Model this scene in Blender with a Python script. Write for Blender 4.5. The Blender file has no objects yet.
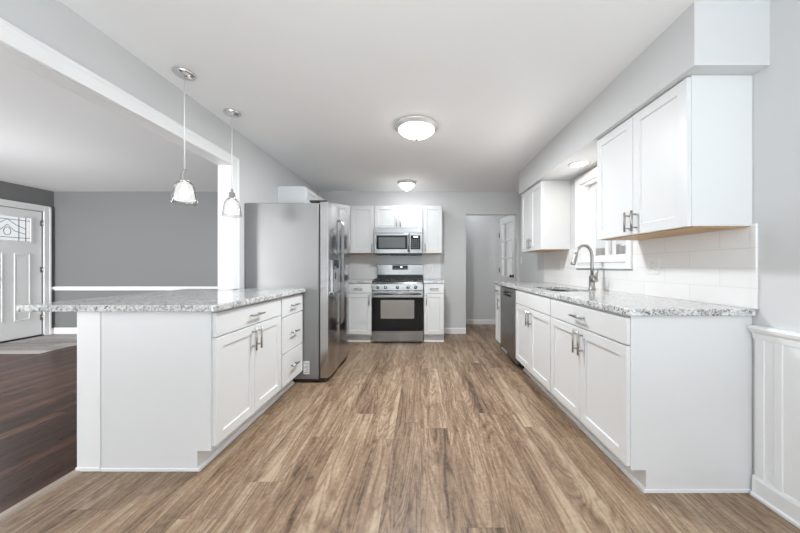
import bpy, bmesh, math, random
from mathutils import Vector, Matrix
random.seed(7)
PI = math.pi
S = bpy.context.scene
COL = S.collection

# ------------------------------------------------------------------ camera
cam_d = bpy.data.cameras.new('camera'); cam = bpy.data.objects.new('camera', cam_d); COL.objects.link(cam)
cam.location = (0, 0, 1.12); cam.rotation_euler = (PI/2, 0, 0)
cam_d.sensor_width = 36; cam_d.lens = 13.5; cam_d.shift_x = -21/800; cam_d.clip_start = 0.02
S.camera = cam

# ------------------------------------------------------------------ exposure, world, daylight and added fill
S.view_settings.view_transform = 'Standard'; S.view_settings.look = 'None'
S.view_settings.exposure = 1.27; S.view_settings.gamma = 1.0; S.view_settings.use_curve_mapping = False
S.cycles.use_denoising = True
S.cycles.max_bounces = 12; S.cycles.diffuse_bounces = 8; S.cycles.transparent_max_bounces = 12
S.cycles.caustics_reflective = False; S.cycles.caustics_refractive = False
S.cycles.sample_clamp_indirect = 6.0
W = bpy.data.worlds.new('sky'); S.world = W; W.use_nodes = True
bg = W.node_tree.nodes['Background']
bg.inputs['Color'].default_value = (0.94, 0.97, 1.0, 1); bg.inputs['Strength'].default_value = 0.37

def area(name, loc, rot, sx, sy, power, col=(1, 1, 1), spread=PI):
    d = bpy.data.lights.new(name, 'AREA'); d.shape = 'RECTANGLE'; d.size = sx; d.size_y = sy
    d.energy = power; d.color = col
    d.spread = spread
    o = bpy.data.objects.new(name, d); COL.objects.link(o); o.location = loc; o.rotation_euler = rot
    return o
# added fill lights behind the camera, facing up to brighten the ceilings
area('fill_up_kitchen', (-0.05, -1.9, 0.5), (PI, 0, 0), 3.0, 1.6, 76, (0.82, 0.92, 1.0))
area('fill_up_living', (-3.9, -1.6, 0.7), (PI, 0, 0), 3.0, 1.4, 30, (0.97, 0.99, 1.0))
def lamp_point(name, loc, power, r, col=(0.93, 0.97, 1.0)):
    d = bpy.data.lights.new(name, 'POINT'); d.energy = power; d.shadow_soft_size = r; d.color = col
    o = bpy.data.objects.new(name, d); COL.objects.link(o); o.location = loc
lamp_point('fill_hall', (1.0, 5.45, 2.1), 1.2, 0.1)  # added, unseen fill that brightens the hallway
lamp_point('fill_living_point', (-4.5, 2.7, 1.1), 16, 0.25)  # added, unseen fill for the living room walls and front door
area('fill_living_rear', (-5.0, -2.6, 1.3), (PI/2, 0, 0.05), 1.6, 1.2, 60, (0.97, 0.99, 1.0), PI*0.5)  # added fill from the rear, lifts the front door and living room back wall
area('daylight_sink_window', (2.75, 2.735, 0.45), (0, PI*0.72, 0), 1.2, 1.6, 27, (1.0, 0.985, 0.96))

# ------------------------------------------------------------------ node helpers / materials
def new_mat(name):
    m = bpy.data.materials.new(name); m.use_nodes = True
    return m, m.node_tree, m.node_tree.nodes['Principled BSDF']
def plain(name, col, rough=0.5, metal=0.0, spec=0.5, bump=0, bscale=200, coat=0):
    m, t, p = new_mat(name)
    p.inputs['Base Color'].default_value = (*col, 1); p.inputs['Roughness'].default_value = rough
    p.inputs['Metallic'].default_value = metal; p.inputs['Specular IOR Level'].default_value = spec
    if coat: p.inputs['Coat Weight'].default_value = coat
    if bump:
        n = t.nodes.new('ShaderNodeTexNoise'); n.inputs['Scale'].default_value = bscale
        tc = t.nodes.new('ShaderNodeTexCoord'); t.links.new(tc.outputs['Object'], n.inputs['Vector'])
        b = t.nodes.new('ShaderNodeBump'); b.inputs['Strength'].default_value = bump; b.inputs['Distance'].default_value = 0.002
        t.links.new(n.outputs['Fac'], b.inputs['Height']); t.links.new(b.outputs['Normal'], p.inputs['Normal'])
    return m
class NT:
    """small builder of node maths"""
    def __init__(s, tree): s.t = tree
    def n(s, typ, **kw):
        nd = s.t.nodes.new(typ)
        for k, v in kw.items(): setattr(nd, k, v)
        return nd
    def put(s, sock, v):
        if isinstance(v, (int, float)): sock.default_value = v
        elif isinstance(v, (tuple, list)): sock.default_value = v
        else: s.t.links.new(v, sock)
    def m(s, op, a, b=0.0, c=0.0):
        nd = s.n('ShaderNodeMath', operation=op)
        s.put(nd.inputs[0], a); s.put(nd.inputs[1], b); s.put(nd.inputs[2], c)
        return nd.outputs[0]
    def pos(s):
        g = s.n('ShaderNodeNewGeometry'); sp = s.n('ShaderNodeSeparateXYZ'); s.t.links.new(g.outputs['Position'], sp.inputs[0])
        return sp.outputs
    def vec(s, x, y, z=0.0):
        nd = s.n('ShaderNodeCombineXYZ'); s.put(nd.inputs[0], x); s.put(nd.inputs[1], y); s.put(nd.inputs[2], z); return nd.outputs[0]
    def noise(s, v, scale=1.0, detail=3.0, rough=0.5, dist=0.0):
        nd = s.n('ShaderNodeTexNoise'); s.put(nd.inputs['Vector'], v); nd.inputs['Scale'].default_value = scale
        nd.inputs['Detail'].default_value = detail; nd.inputs['Roughness'].default_value = rough; nd.inputs['Distortion'].default_value = dist
        return nd.outputs['Fac']
    def white(s, v):
        nd = s.n('ShaderNodeTexWhiteNoise', noise_dimensions='3D'); s.put(nd.inputs['Vector'], v); return nd.outputs['Value']
    def ramp(s, f, stops, interp='LINEAR'):
        nd = s.n('ShaderNodeValToRGB'); nd.color_ramp.interpolation = interp
        e = nd.color_ramp.elements
        while len(e) < len(stops): e.new(0.5)
        for i, (p, c) in enumerate(stops):
            e[i].position = p; e[i].color = (*c, 1) if len(c) == 3 else c
        s.put(nd.inputs[0], f); return nd.outputs[0]
    def mix(s, f, a, b, mode='MIX'):
        nd = s.n('ShaderNodeMix', data_type='RGBA', blend_type=mode)
        s.put(nd.inputs[0], f); s.put(nd.inputs[6], a); s.put(nd.inputs[7], b); return nd.outputs[2]
    def bump(s, h, strength, dist, p):
        b = s.n('ShaderNodeBump'); b.inputs['Strength'].default_value = strength; b.inputs['Distance'].default_value = dist
        s.put(b.inputs['Height'], h); s.t.links.new(b.outputs['Normal'], p.inputs['Normal'])

def planks(name, along, width, length, stops, rough, gap=0.0025, grain=1.0, tone=0.35, spec=0.4, streak=16.0, seamf=0.55, broad=0.0):
    m, t, p = new_mat(name); q = NT(t); P = q.pos()
    a, b = (P[1], P[0]) if along == 'Y' else (P[0], P[1])
    row = q.m('FLOOR', q.m('DIVIDE', b, width))
    off = q.m('MULTIPLY', q.white(q.vec(row, 3.7, 1.0)), length)
    ca = q.m('DIVIDE', q.m('ADD', a, off), length); cell = q.m('FLOOR', ca)
    rid = q.white(q.vec(row, cell, 5.0)); rid2 = q.white(q.vec(row, cell, 9.0))
    fb = q.m('FRACT', q.m('DIVIDE', b, width)); fa = q.m('FRACT', ca)
    # grain
    shift = q.m('MULTIPLY', rid, 37.0)
    g1 = q.noise(q.vec(q.m('MULTIPLY', a, 1.1), q.m('MULTIPLY', b, streak), shift), 1.0, 5.0, 0.6, 0.7)
    g2 = q.noise(q.vec(q.m('MULTIPLY', a, 5.0), q.m('MULTIPLY', b, 75.0), shift), 1.0, 3.0, 0.6, 0.2)
    g3 = q.noise(q.vec(q.m('MULTIPLY', a, 0.55), q.m('MULTIPLY', b, 5.0), shift), 1.0, 2.0, 0.5, 1.4)
    g4 = q.noise(q.vec(q.m('MULTIPLY', a, 42.0), q.m('MULTIPLY', b, 55.0), shift), 1.0, 3.0, 0.7, 0.3)
    rings = q.m('ABSOLUTE', q.m('SINE', q.m('MULTIPLY', g3, 46.0)))
    f = q.m('ADD', q.m('MULTIPLY', g1, 0.62), q.m('MULTIPLY', g2, 0.36 * grain))
    f = q.m('ADD', f, q.m('MULTIPLY', rings, 0.14 * grain)); f = q.m('ADD', f, q.m('MULTIPLY', q.m('SUBTRACT', g4, 0.5), 0.32*grain))
    g5 = q.noise(q.vec(q.m('MULTIPLY', a, 0.5), q.m('MULTIPLY', b, 11.0), shift), 1.0, 2.0, 0.5, 0.8)
    f = q.m('ADD', f, q.m('MULTIPLY', q.m('SUBTRACT', g5, 0.5), broad))
    f = q.m('ADD', f, q.m('MULTIPLY', q.m('SUBTRACT', rid2, 0.5), tone))
    c = q.ramp(f, stops)
    e = q.m('MINIMUM', q.m('MULTIPLY', q.m('MINIMUM', fb, q.m('SUBTRACT', 1.0, fb)), width), q.m('MULTIPLY', q.m('MINIMUM', fa, q.m('SUBTRACT', 1.0, fa)), length))
    seam = q.m('LESS_THAN', e, gap * 0.5)
    c = q.mix(q.m('MULTIPLY', seam, seamf), c, (0.03, 0.022, 0.017, 1))
    t.links.new(c, p.inputs['Base Color'])
    p.inputs['Specular IOR Level'].default_value = spec
    t.links.new(q.m('ADD', q.m('MULTIPLY', g2, 0.18), rough - 0.09), p.inputs['Roughness'])
    q.bump(q.m('SUBTRACT', q.m('MULTIPLY', g2, 0.4), seam), 0.25, 0.001, p)
    return m

M = {}
M['wall'] = plain('paint_pale_grey', (0.63, 0.632, 0.632), 0.75, bump=0.05)
M['soffit'] = plain('paint_soffit', (0.62, 0.623, 0.623), 0.75, bump=0.05)
M['wall_living'] = plain('paint_mid_grey', (0.175, 0.175, 0.176), 0.5, bump=0.05)
M['ceiling'] = plain('paint_ceiling_white', (0.85, 0.85, 0.85), 0.85, bump=0.06, bscale=120)
M['trim'] = plain('trim_white', (0.83, 0.83, 0.83), 0.35)
M['cab'] = plain('cabinet_white', (0.73, 0.735, 0.735), 0.38)
M['nickel'] = plain('brushed_nickel', (0.40, 0.382, 0.36), 0.30, 1.0)
M['rim'] = plain('satin_silver', (0.72, 0.72, 0.71), 0.4, 0.5)
M['chrome'] = plain('polished_metal', (0.75, 0.75, 0.75), 0.12, 1.0)
M['black_glass'] = plain('black_glass', (0.010, 0.010, 0.011), 0.05, 0.0, 0.25)
M['black'] = plain('black_enamel', (0.018, 0.018, 0.018), 0.35)
M['iron'] = plain('cast_iron', (0.03, 0.03, 0.03), 0.5)
M['dark_plastic'] = plain('dark_plastic', (0.03, 0.03, 0.032), 0.45)
M['fridge_side'] = plain('grey_metal_side', (0.24, 0.24, 0.24), 0.40, 0.30, 0.8, bump=0.08, bscale=500)
M['plate'] = plain('white_plastic', (0.82, 0.82, 0.80), 0.35)
M['label_white'] = plain('paper_white', (0.8, 0.8, 0.8), 0.6)
M['print_grey'] = plain('print_grey', (0.35, 0.35, 0.35), 0.6)
M['bronze'] = plain('dark_bronze', (0.05, 0.045, 0.04), 0.35, 0.8)
M['cord'] = plain('pale_cord', (0.75, 0.75, 0.75), 0.4)
M['concrete'] = plain('pale_concrete', (0.55, 0.54, 0.52), 0.9)
def emit(name, col, s, base=(0.9, 0.9, 0.9)):
    m, t, p = new_mat(name); p.inputs['Base Color'].default_value = (*base, 1)
    p.inputs['Emission Color'].default_value = (*col, 1); p.inputs['Emission Strength'].default_value = s
    p.inputs['Roughness'].default_value = 0.3
    return m
def lit_bowl(name, col, s, clear):
    m = bpy.data.materials.new(name); m.use_nodes = True; t = m.node_tree; t.nodes.clear(); q = NT(t)
    out = q.n('ShaderNodeOutputMaterial'); tr = q.n('ShaderNodeBsdfTransparent'); em = q.n('ShaderNodeEmission'); em.inputs[0].default_value = (*col, 1); em.inputs[1].default_value = s
    mx = q.n('ShaderNodeMixShader'); mx.inputs[0].default_value = clear
    t.links.new(em.outputs[0], mx.inputs[1]); t.links.new(tr.outputs[0], mx.inputs[2]); t.links.new(mx.outputs[0], out.inputs[0])
    return m
M['bowl'] = lit_bowl('lit_frosted_glass', (1.0, 0.99, 0.97), 7.0, 0.5)
M['pend_glow'] = lit_bowl('lit_pendant_glass', (1.0, 0.99, 0.97), 0.58, 0.42)
M['bulb'] = emit('lit_bulb', (1.0, 0.98, 0.95), 28.0)
M['down_glow'] = emit('lit_downlight', (1.0, 0.90, 0.78), 28.0)
M['digit'] = emit('display_digits', (0.8, 0.95, 1.0), 1.2)
def brushed(name, col, rough, axis):
    m, t, p = new_mat(name); q = NT(t)
    tc = q.n('ShaderNodeTexCoord'); mp = q.n('ShaderNodeMapping'); t.links.new(tc.outputs['Object'], mp.inputs['Vector'])
    mp.inputs['Scale'].default_value = {'x': (2, 300, 300), 'z': (300, 300, 2)}[axis]
    f = q.noise(mp.outputs['Vector'], 1.0, 2.0, 0.5)
    t.links.new(q.mix(f, (*[c*0.92 for c in col], 1), (*col, 1)), p.inputs['Base Color'])
    p.inputs['Metallic'].default_value = 1.0
    t.links.new(q.m('ADD', q.m('MULTIPLY', f, 0.08), rough-0.04), p.inputs['Roughness'])
    q.bump(f, 0.04, 0.0004, p)
    return m
M['steel'] = brushed('brushed_stainless', (0.35, 0.35, 0.347), 0.20, 'x')
M['steel_door'] = brushed('brushed_stainless_door', (0.50, 0.495, 0.49), 0.18, 'x')
M['steel_dw'] = brushed('brushed_stainless_dark', (0.36, 0.36, 0.36), 0.30, 'z')
M['sink'] = plain('satin_steel', (0.5, 0.5, 0.5), 0.3, 1.0)

def glass(name, tint=(1, 1, 1), refl=0.08):
    m = bpy.data.materials.new(name); m.use_nodes = True; t = m.node_tree; t.nodes.clear(); q = NT(t)
    out = q.n('ShaderNodeOutputMaterial'); tr = q.n('ShaderNodeBsdfTransparent'); tr.inputs[0].default_value = (*tint, 1)
    gl = q.n('ShaderNodeBsdfGlossy'); gl.inputs['Roughness'].default_value = 0.03
    fr = q.n('ShaderNodeFresnel'); fr.inputs[0].default_value = 1.45
    ge = q.n('ShaderNodeNewGeometry'); front = q.m('SUBTRACT', 1.0, ge.outputs['Backfacing'])
    mx = q.n('ShaderNodeMixShader'); t.links.new(q.m('MULTIPLY', q.m('ADD', fr.outputs[0], refl - 0.04), front), mx.inputs[0])
    t.links.new(tr.outputs[0], mx.inputs[1]); t.links.new(gl.outputs[0], mx.inputs[2]); t.links.new(mx.outputs[0], out.inputs[0])
    return m
M['glass'] = glass('clear_glass')
M['shade_glass'] = glass('shade_glass', (0.9, 0.9, 0.9), 0.16)

def granite():
    m, t, p = new_mat('speckled_granite'); q = NT(t)
    g = q.n('ShaderNodeNewGeometry'); v = g.outputs['Position']
    big = q.noise(v, 7.0, 5.0, 0.65, 1.2)
    base = q.ramp(big, [(0.30, (0.36, 0.36, 0.365)), (0.45, (0.58, 0.58, 0.575)), (0.62, (0.72, 0.715, 0.705))])
    mid = q.noise(v, 55.0, 4.0, 0.7, 0.4)
    base = q.mix(q.ramp(mid, [(0.38, (1, 1, 1)), (0.54, (0, 0, 0))]), base, (0.24, 0.24, 0.245, 1))
    vo = q.n('ShaderNodeTexVoronoi'); vo.inputs['Scale'].default_value = 165.0; t.links.new(v, vo.inputs['Vector'])
    sp = q.n('ShaderNodeSeparateColor'); t.links.new(vo.outputs['Color'], sp.inputs[0])
    clump = q.noise(v, 14.0, 3.0, 0.6)
    fl = q.m('LESS_THAN', sp.outputs[0], q.m('MULTIPLY', q.m('SUBTRACT', clump, 0.40), 0.75))
    base = q.mix(q.m('MULTIPLY', fl, 0.85), base, (0.06, 0.06, 0.065, 1))
    fl2 = q.m('GREATER_THAN', sp.outputs[1], 0.8)
    base = q.mix(q.m('MULTIPLY', fl2, 0.5), base, (0.85, 0.85, 0.84, 1))
    t.links.new(base, p.inputs['Base Color'])
    p.inputs['Roughness'].default_value = 0.10; p.inputs['Specular IOR Level'].default_value = 0.6
    return m
M['granite'] = granite()

def tiles(name, plane, w, h, z0, u0, col, groutc, rough):
    m, t, p = new_mat(name); q = NT(t); P = q.pos()
    u = {'YZ': P[1], 'XZ': P[0], 'XY': P[0]}[plane]; v = P[1] if plane == 'XY' else P[2]
    br = q.n('ShaderNodeTexBrick'); br.offset = 0.5
    t.links.new(q.vec(q.m('SUBTRACT', u, u0), q.m('SUBTRACT', v, z0)), br.inputs['Vector'])
    br.inputs['Scale'].default_value = 1.0; br.inputs['Brick Width'].default_value = w; br.inputs['Row Height'].default_value = h
    br.inputs['Mortar Size'].default_value = 0.0022; br.inputs['Mortar Smooth'].default_value = 0.2
    br.inputs['Color1'].default_value = (*col, 1); br.inputs['Color2'].default_value = (*[c*0.95 for c in col], 1); br.inputs['Mortar'].default_value = (*groutc, 1)
    t.links.new(br.outputs['Color'], p.inputs['Base Color'])
    p.inputs['Roughness'].default_value = rough
    wob = q.noise(q.vec(q.m('MULTIPLY', u, 7.0), q.m('MULTIPLY', v, 30.0)), 1.0, 2.0)
    q.bump(q.m('SUBTRACT', q.m('MULTIPLY', wob, 0.6), br.outputs['Fac']), 0.35, 0.002, p)
    return m
M['tile_right'] = tiles('white_wall_tile', 'YZ', 0.37, 0.10, 0.912, 0.162, (0.86, 0.852, 0.842), (0.76, 0.75, 0.74), 0.14)
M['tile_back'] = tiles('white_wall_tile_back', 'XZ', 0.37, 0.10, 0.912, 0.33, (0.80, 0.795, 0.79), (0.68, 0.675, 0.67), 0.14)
M['entry'] = planks('entry_vinyl', 'X', 0.20, 0.9, [(0.3, (0.24, 0.215, 0.20)), (0.5, (0.42, 0.39, 0.375)), (0.7, (0.55, 0.52, 0.505))], 0.45, tone=0.4, gap=0.006)
M['floor'] = planks('oak_vinyl_plank', 'Y', 0.18, 1.22,
    [(0.30, (0.056, 0.034, 0.022)), (0.42, (0.122, 0.077, 0.048)), (0.54, (0.200, 0.129, 0.080)), (0.68, (0.280, 0.189, 0.121)), (0.88, (0.43, 0.325, 0.225))], 0.40, tone=0.13, streak=8.0, seamf=0.4, grain=1.25, broad=0.55)
M['floor_living'] = planks('dark_hardwood', 'Y', 0.085, 1.0,
    [(0.25, (0.026, 0.012, 0.007)), (0.48, (0.070, 0.031, 0.019)), (0.75, (0.15, 0.072, 0.046))], 0.30, gap=0.0015, grain=0.6, tone=0.3, spec=0.15, streak=22)
def wood(name, stops):
    m, t, p = new_mat(name); q = NT(t); P = q.pos()
    f = q.noise(q.vec(q.m('MULTIPLY', P[0], 40.0), q.m('MULTIPLY', P[1], 2.0), q.m('MULTIPLY', P[2], 5.0)), 1.0, 4.0, 0.6, 0.4)
    t.links.new(q.ramp(f, stops), p.inputs['Base Color']); p.inputs['Roughness'].default_value = 0.5
    return m
M['underside'] = wood('tan_plywood', [(0.3, (0.42, 0.25, 0.12)), (0.7, (0.58, 0.38, 0.20))])

# ------------------------------------------------------------------ mesh helpers
class MB:
    def __init__(s): s.bm = bmesh.new()
    def _merge(s, b, smooth=False):
        for f in b.faces: f.smooth = smooth
        me = bpy.data.meshes.new('tmp'); b.to_mesh(me); b.free(); s.bm.from_mesh(me); bpy.data.meshes.remove(me); return s
    def box(s, x0, x1, y0, y1, z0, z1, bev=0.0, seg=1):
        b = bmesh.new(); bmesh.ops.create_cube(b, size=1)
        for v in b.verts: v.co = Vector(((x0+x1)/2 + v.co.x*(x1-x0), (y0+y1)/2 + v.co.y*(y1-y0), (z0+z1)/2 + v.co.z*(z1-z0)))
        if bev: bmesh.ops.bevel(b, geom=list(b.edges), offset=bev, segments=seg, affect='EDGES', profile=0.5)
        return s._merge(b)
    def prism(s, poly, axis, a0, a1, bev=0.0):
        """polygon of 2-D points extruded along an axis: x -> (y,z), y -> (x,z), z -> (x,y)"""
        b = bmesh.new()
        def mk(p, a): return {'x': (a, p[0], p[1]), 'y': (p[0], a, p[1]), 'z': (p[0], p[1], a)}[axis]
        v0 = [b.verts.new(mk(p, a0)) for p in poly]; v1 = [b.verts.new(mk(p, a1)) for p in poly]
        b.faces.new(v0); b.faces.new(v1)
        n = len(poly)
        for i in range(n): b.faces.new([v0[i], v0[(i+1) % n], v1[(i+1) % n], v1[i]])
        bmesh.ops.recalc_face_normals(b, faces=b.faces)
        if bev:
            es = [e for e in b.edges if len(e.link_faces) == 2 and e.calc_face_angle(0) > 0.7]
            bmesh.ops.bevel(b, geom=es, offset=bev, segments=2, affect='EDGES', profile=0.5)
        return s._merge(b)
    def cyl(s, p0, p1, r, r1=None, seg=20, smooth=True):
        p0, p1 = Vector(p0), Vector(p1); d = p1-p0; b = bmesh.new()
        bmesh.ops.create_cone(b, cap_ends=True, segments=seg, radius1=r, radius2=r if r1 is None else r1, depth=d.length)
        R = Vector((0, 0, 1)).rotation_difference(d.normalized()).to_matrix().to_4x4()
        bmesh.ops.transform(b, matrix=Matrix.Translation((p0+p1)/2) @ R, verts=b.verts)
        for f in b.faces: f.smooth = smooth and len(f.verts) == 4
        me = bpy.data.meshes.new('tmp'); b.to_mesh(me); b.free(); s.bm.from_mesh(me); bpy.data.meshes.remove(me); return s
    def lathe(s, prof, c=(0, 0, 0), seg=40, axis='z'):
        b = bmesh.new(); rings = []
        for r, z in prof:
            if r < 1e-6: rings.append([b.verts.new((0, 0, z))])
            else: rings.append([b.verts.new((r*math.cos(2*PI*i/seg), r*math.sin(2*PI*i/seg), z)) for i in range(seg)])
        for a, d in zip(rings, rings[1:]):
            for i in range(seg):
                j = (i+1) % seg
                if len(a) == 1 and len(d) == 1: continue
                if len(a) == 1: b.faces.new([a[0], d[j], d[i]])
                elif len(d) == 1: b.faces.new([a[i], a[j], d[0]])
                else: b.faces.new([a[i], a[j], d[j], d[i]])
        bmesh.ops.recalc_face_normals(b, faces=b.faces)
        if axis == 'y': bmesh.ops.transform(b, matrix=Matrix.Rotation(PI/2, 4, 'X'), verts=b.verts)
        if axis == 'x': bmesh.ops.transform(b, matrix=Matrix.Rotation(PI/2, 4, 'Y'), verts=b.verts)
        bmesh.ops.translate(b, vec=Vector(c), verts=b.verts)
        return s._merge(b, True)
    def tube(s, pts, r, seg=12, radii=None):
        pts = [Vector(p) for p in pts]; b = bmesh.new(); rings = []
        up = Vector((0.123, 0.456, 0.88)); n = None
        for i, p in enumerate(pts):
            d = (pts[min(i+1, len(pts)-1)] - pts[max(i-1, 0)]).normalized()
            n = (up - d*up.dot(d)).normalized() if n is None else (n - d*n.dot(d)).normalized()
            q = d.cross(n); rr = radii[i] if radii else r
            rings.append([b.verts.new(p + (n*math.cos(2*PI*k/seg) + q*math.sin(2*PI*k/seg))*rr) for k in range(seg)])
        for a, d in zip(rings, rings[1:]):
            for k in range(seg): b.faces.new([a[k], a[(k+1) % seg], d[(k+1) % seg], d[k]])
        b.faces.new(rings[0][::-1]); b.faces.new(rings[-1])
        bmesh.ops.recalc_face_normals(b, faces=b.faces)
        return s._merge(b, True)
    def shaker(s, x0, x1, z0, z1, yb, t, rail=0.057, rec=0.009):
        """framed door with a recessed flat panel, front towards -y"""
        b = bmesh.new(); yf = yb - t
        def ring(i, y): return [b.verts.new(p) for p in ((x0+i, y, z0+i), (x1-i, y, z0+i), (x1-i, y, z1-i), (x0+i, y, z1-i))]
        R = [ring(0, yb), ring(0, yf+0.002), ring(0.002, yf), ring(rail, yf), ring(rail+0.004, yf+rec)]
        for a, d in zip(R, R[1:]):
            for k in range(4): b.faces.new([a[k], a[(k+1) % 4], d[(k+1) % 4], d[k]])
        b.faces.new(R[0]); b.faces.new(R[-1])
        bmesh.ops.recalc_face_normals(b, faces=b.faces)
        return s._merge(b)
    def build(s, name, mat, parent=None, label=None):
        me = bpy.data.meshes.new(name); s.bm.to_mesh(me); s.bm.free()
        me.materials.append(M[mat] if isinstance(mat, str) else mat)
        o = bpy.data.objects.new(name, me); COL.objects.link(o)
        if parent: o.parent = parent
        if label: o['label'] = label
        return o
def thing(name, label, cat, loc=(0, 0, 0), rz=0.0, group=None):
    o = bpy.data.objects.new(name, None); COL.objects.link(o); o.empty_display_size = 0.1
    o.location = loc; o.rotation_euler = (0, 0, rz); tag(o, label, cat, group); return o
def tag(o, label, cat, group=None):
    o['label'] = label; o['category'] = cat
    if group: o['group'] = group
    return o
def structure(name, mb, mat, label=None, cat=None):
    o = mb.build(name, mat); o['kind'] = 'structure'
    if label: o['label'] = label
    if cat: o['category'] = cat
    return o
def structure_root(name, label, cat, loc=(0, 0, 0), rz=0.0):
    o = thing(name, label, cat, loc, rz); o['kind'] = 'structure'; return o

H = 2.37          # ceiling height
XR = 1.645        # right wall
XL = -1.70        # wall between kitchen and living room (kitchen face)
XLL = -1.80       # the same wall, living room face
YB = 5.01         # back wall
YR = -2.8         # rear, behind the camera
XD = -6.13        # living room left wall
CT, CB = 0.912, 0.8776   # countertop top and underside

# ------------------------------------------------------------------ setting: floors
structure('floor', MB().box(-1.86, 1.78, YR, 5.95, -0.10, 0.0), 'floor', 'wood-look brown plank floor of the kitchen', 'floor')
f2 = MB().box(XD-0.1, -1.86, YR, 3.85, -0.10, 0.0).box(-4.9, -1.86, 3.85, 5.2, -0.10, 0.0)
structure('floor_living', f2, 'floor_living', 'dark brown hardwood floor of the living room', 'floor')
structure('floor_entry', MB().box(XD-0.1, -4.9, 3.85, 5.2, -0.10, 0.002), 'entry', 'grey plank entry floor in front of the white door', 'floor')
structure('trim_1', MB().prism([(-1.905, 0), (-1.895, 0.008), (-1.865, 0.008), (-1.855, 0)], 'y', YR, 1.642),
          plain('pale_wood_strip', (0.40, 0.33, 0.27), 0.4), 'pale threshold strip between dark and brown floors', 'trim')
# ceiling and soffit
structure('ceiling', MB().box(XD-0.1, 1.78, YR-0.1, 5.95, H, H+0.1), 'ceiling', 'white ceiling', 'ceiling')
structure('ceiling_soffit', MB().box(1.289, XR, 1.415, 3.956, 2.070, H), 'soffit', 'pale boxed soffit above the right wall cabinets', 'soffit')
# walls
WY0, WY1, WZ0, WZ1 = 2.385, 3.085, 1.165, 1.965      # window hole
w = MB().box(XR, XR+0.13, YR, WY0, 0, H).box(XR, XR+0.13, WY1, 5.16, 0, H).box(XR, XR+0.13, 5.16, 5.79, 2.04, H).box(XR, XR+0.13, 5.79, 5.92, 0, H).box(XR, XR+0.13, WY0, WY1, 0, WZ0).box(XR, XR+0.13, WY0, WY1, WZ1, H)
structure('wall_right', w, 'wall', 'pale grey right wall', 'wall')
DX0, DX1, DZ = 0.75, 1.595, 1.99
w = MB().box(XL, DX0, YB, YB+0.1, 0, H).box(DX1, XR, YB, YB+0.1, 0, H).box(DX0, DX1, YB, YB+0.1, DZ, H)
structure('wall_back', w, 'wall', 'pale grey back wall of the kitchen with an open doorway', 'wall')
structure('wall_living_back', MB().box(XD, XL, YB, YB+0.1, 0, H), 'wall_living', 'grey back wall of the living room', 'wall')
OY0, OY1, OZ = -0.6, 2.684, 2.03
w = MB().box(XLL, XL, YR, OY0, 0, H).box(XLL, XL, OY1, YB, 0, H).box(XLL, XL, OY0, OY1, OZ, H)
structure('wall_left', w, 'wall', 'pale grey dividing wall with a wide opening to the living room', 'wall')
structure('wall_peninsula', MB().box(-1.885, -1.757, 1.642, 2.683, 0, 0.876, 0.002).box(-1.888, -1.754, 1.636, 1.650, 0, 0.022, 0.003), 'trim', 'white half wall carrying the back of the peninsula countertop', 'wall')
EY0, EY1, EZ = 4.00, 4.80, 2.01
EO = 0.065
w = MB().box(XD-0.12, XD, YR, EY0+EO, 0, H).box(XD-0.12, XD, EY1+EO, YB+0.1, 0, H).box(XD-0.12, XD, EY0+EO, EY1+EO, EZ, H)
structure('wall_living_left', w, 'wall_living', 'grey living room wall around the front door', 'wall')
w = MB()
for x0, x1 in ((XD-0.12, -5.3), (-2.5, -1.6), (1.5, 1.78)): w.box(x0, x1, YR-0.1, YR, 0, H)
w.box(-5.3, -2.5, YR-0.1, YR, 0, 1.1).box(-5.3, -2.5, YR-0.1, YR, 1.9, H).box(-1.6, 1.5, YR-0.1, YR, 2.1, H).box(-1.6, -0.5, YR-0.1, YR, 0, 2.1).box(0.5, 1.5, YR-0.1, YR, 0, 2.1).box(-0.5, 0.5, YR-0.1, YR, 0, 1.0)
structure('wall_rear', w, 'wall')
structure('wall_hall_back', MB().box(0.2, XR+0.13, 5.82, 5.92, 0, H), 'wall', 'grey hallway wall seen through the doorway', 'wall')
structure('wall_hall_left', MB().box(0.2, 0.3, YB+0.1, 5.82, 0, H), 'wall')
structure('baseboard_hall', MB().prism([(5.82, 0), (5.82, 0.09), (5.81, 0.09), (5.805, 0.075), (5.805, 0)], 'x', 0.3, XR), 'trim', 'white baseboard at the foot of the hallway wall', 'baseboard')
structure('baseboard_back', MB().prism([(YB, 0), (YB, 0.095), (YB-0.01, 0.095), (YB-0.015, 0.08), (YB-0.015, 0)], 'x', 0.345, DX0), 'trim', 'white baseboard left of the doorway', 'baseboard')
structure('baseboard_living', MB().prism([(YB, 0), (YB, 0.10), (YB-0.01, 0.10), (YB-0.016, 0.085), (YB-0.016, 0)], 'x', XD, XLL).box(XD, XD+0.015, 4.962, YB-0.014, 0, 0.098, 0.003), 'trim', 'white baseboard along the grey living room wall', 'baseboard')
cr = [(YB, 0.72), (YB-0.008, 0.725), (YB-0.012, 0.745), (YB-0.026, 0.755), (YB-0.026, 0.775), (YB-0.014, 0.785), (YB, 0.788)]
structure('trim_2', MB().prism(cr, 'x', XD, XLL).box(XD, XD+0.022, 4.962, YB-0.012, 0.735, 0.782, 0.003), 'trim', 'white chair rail along the grey living room wall', 'chair rail')
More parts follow.
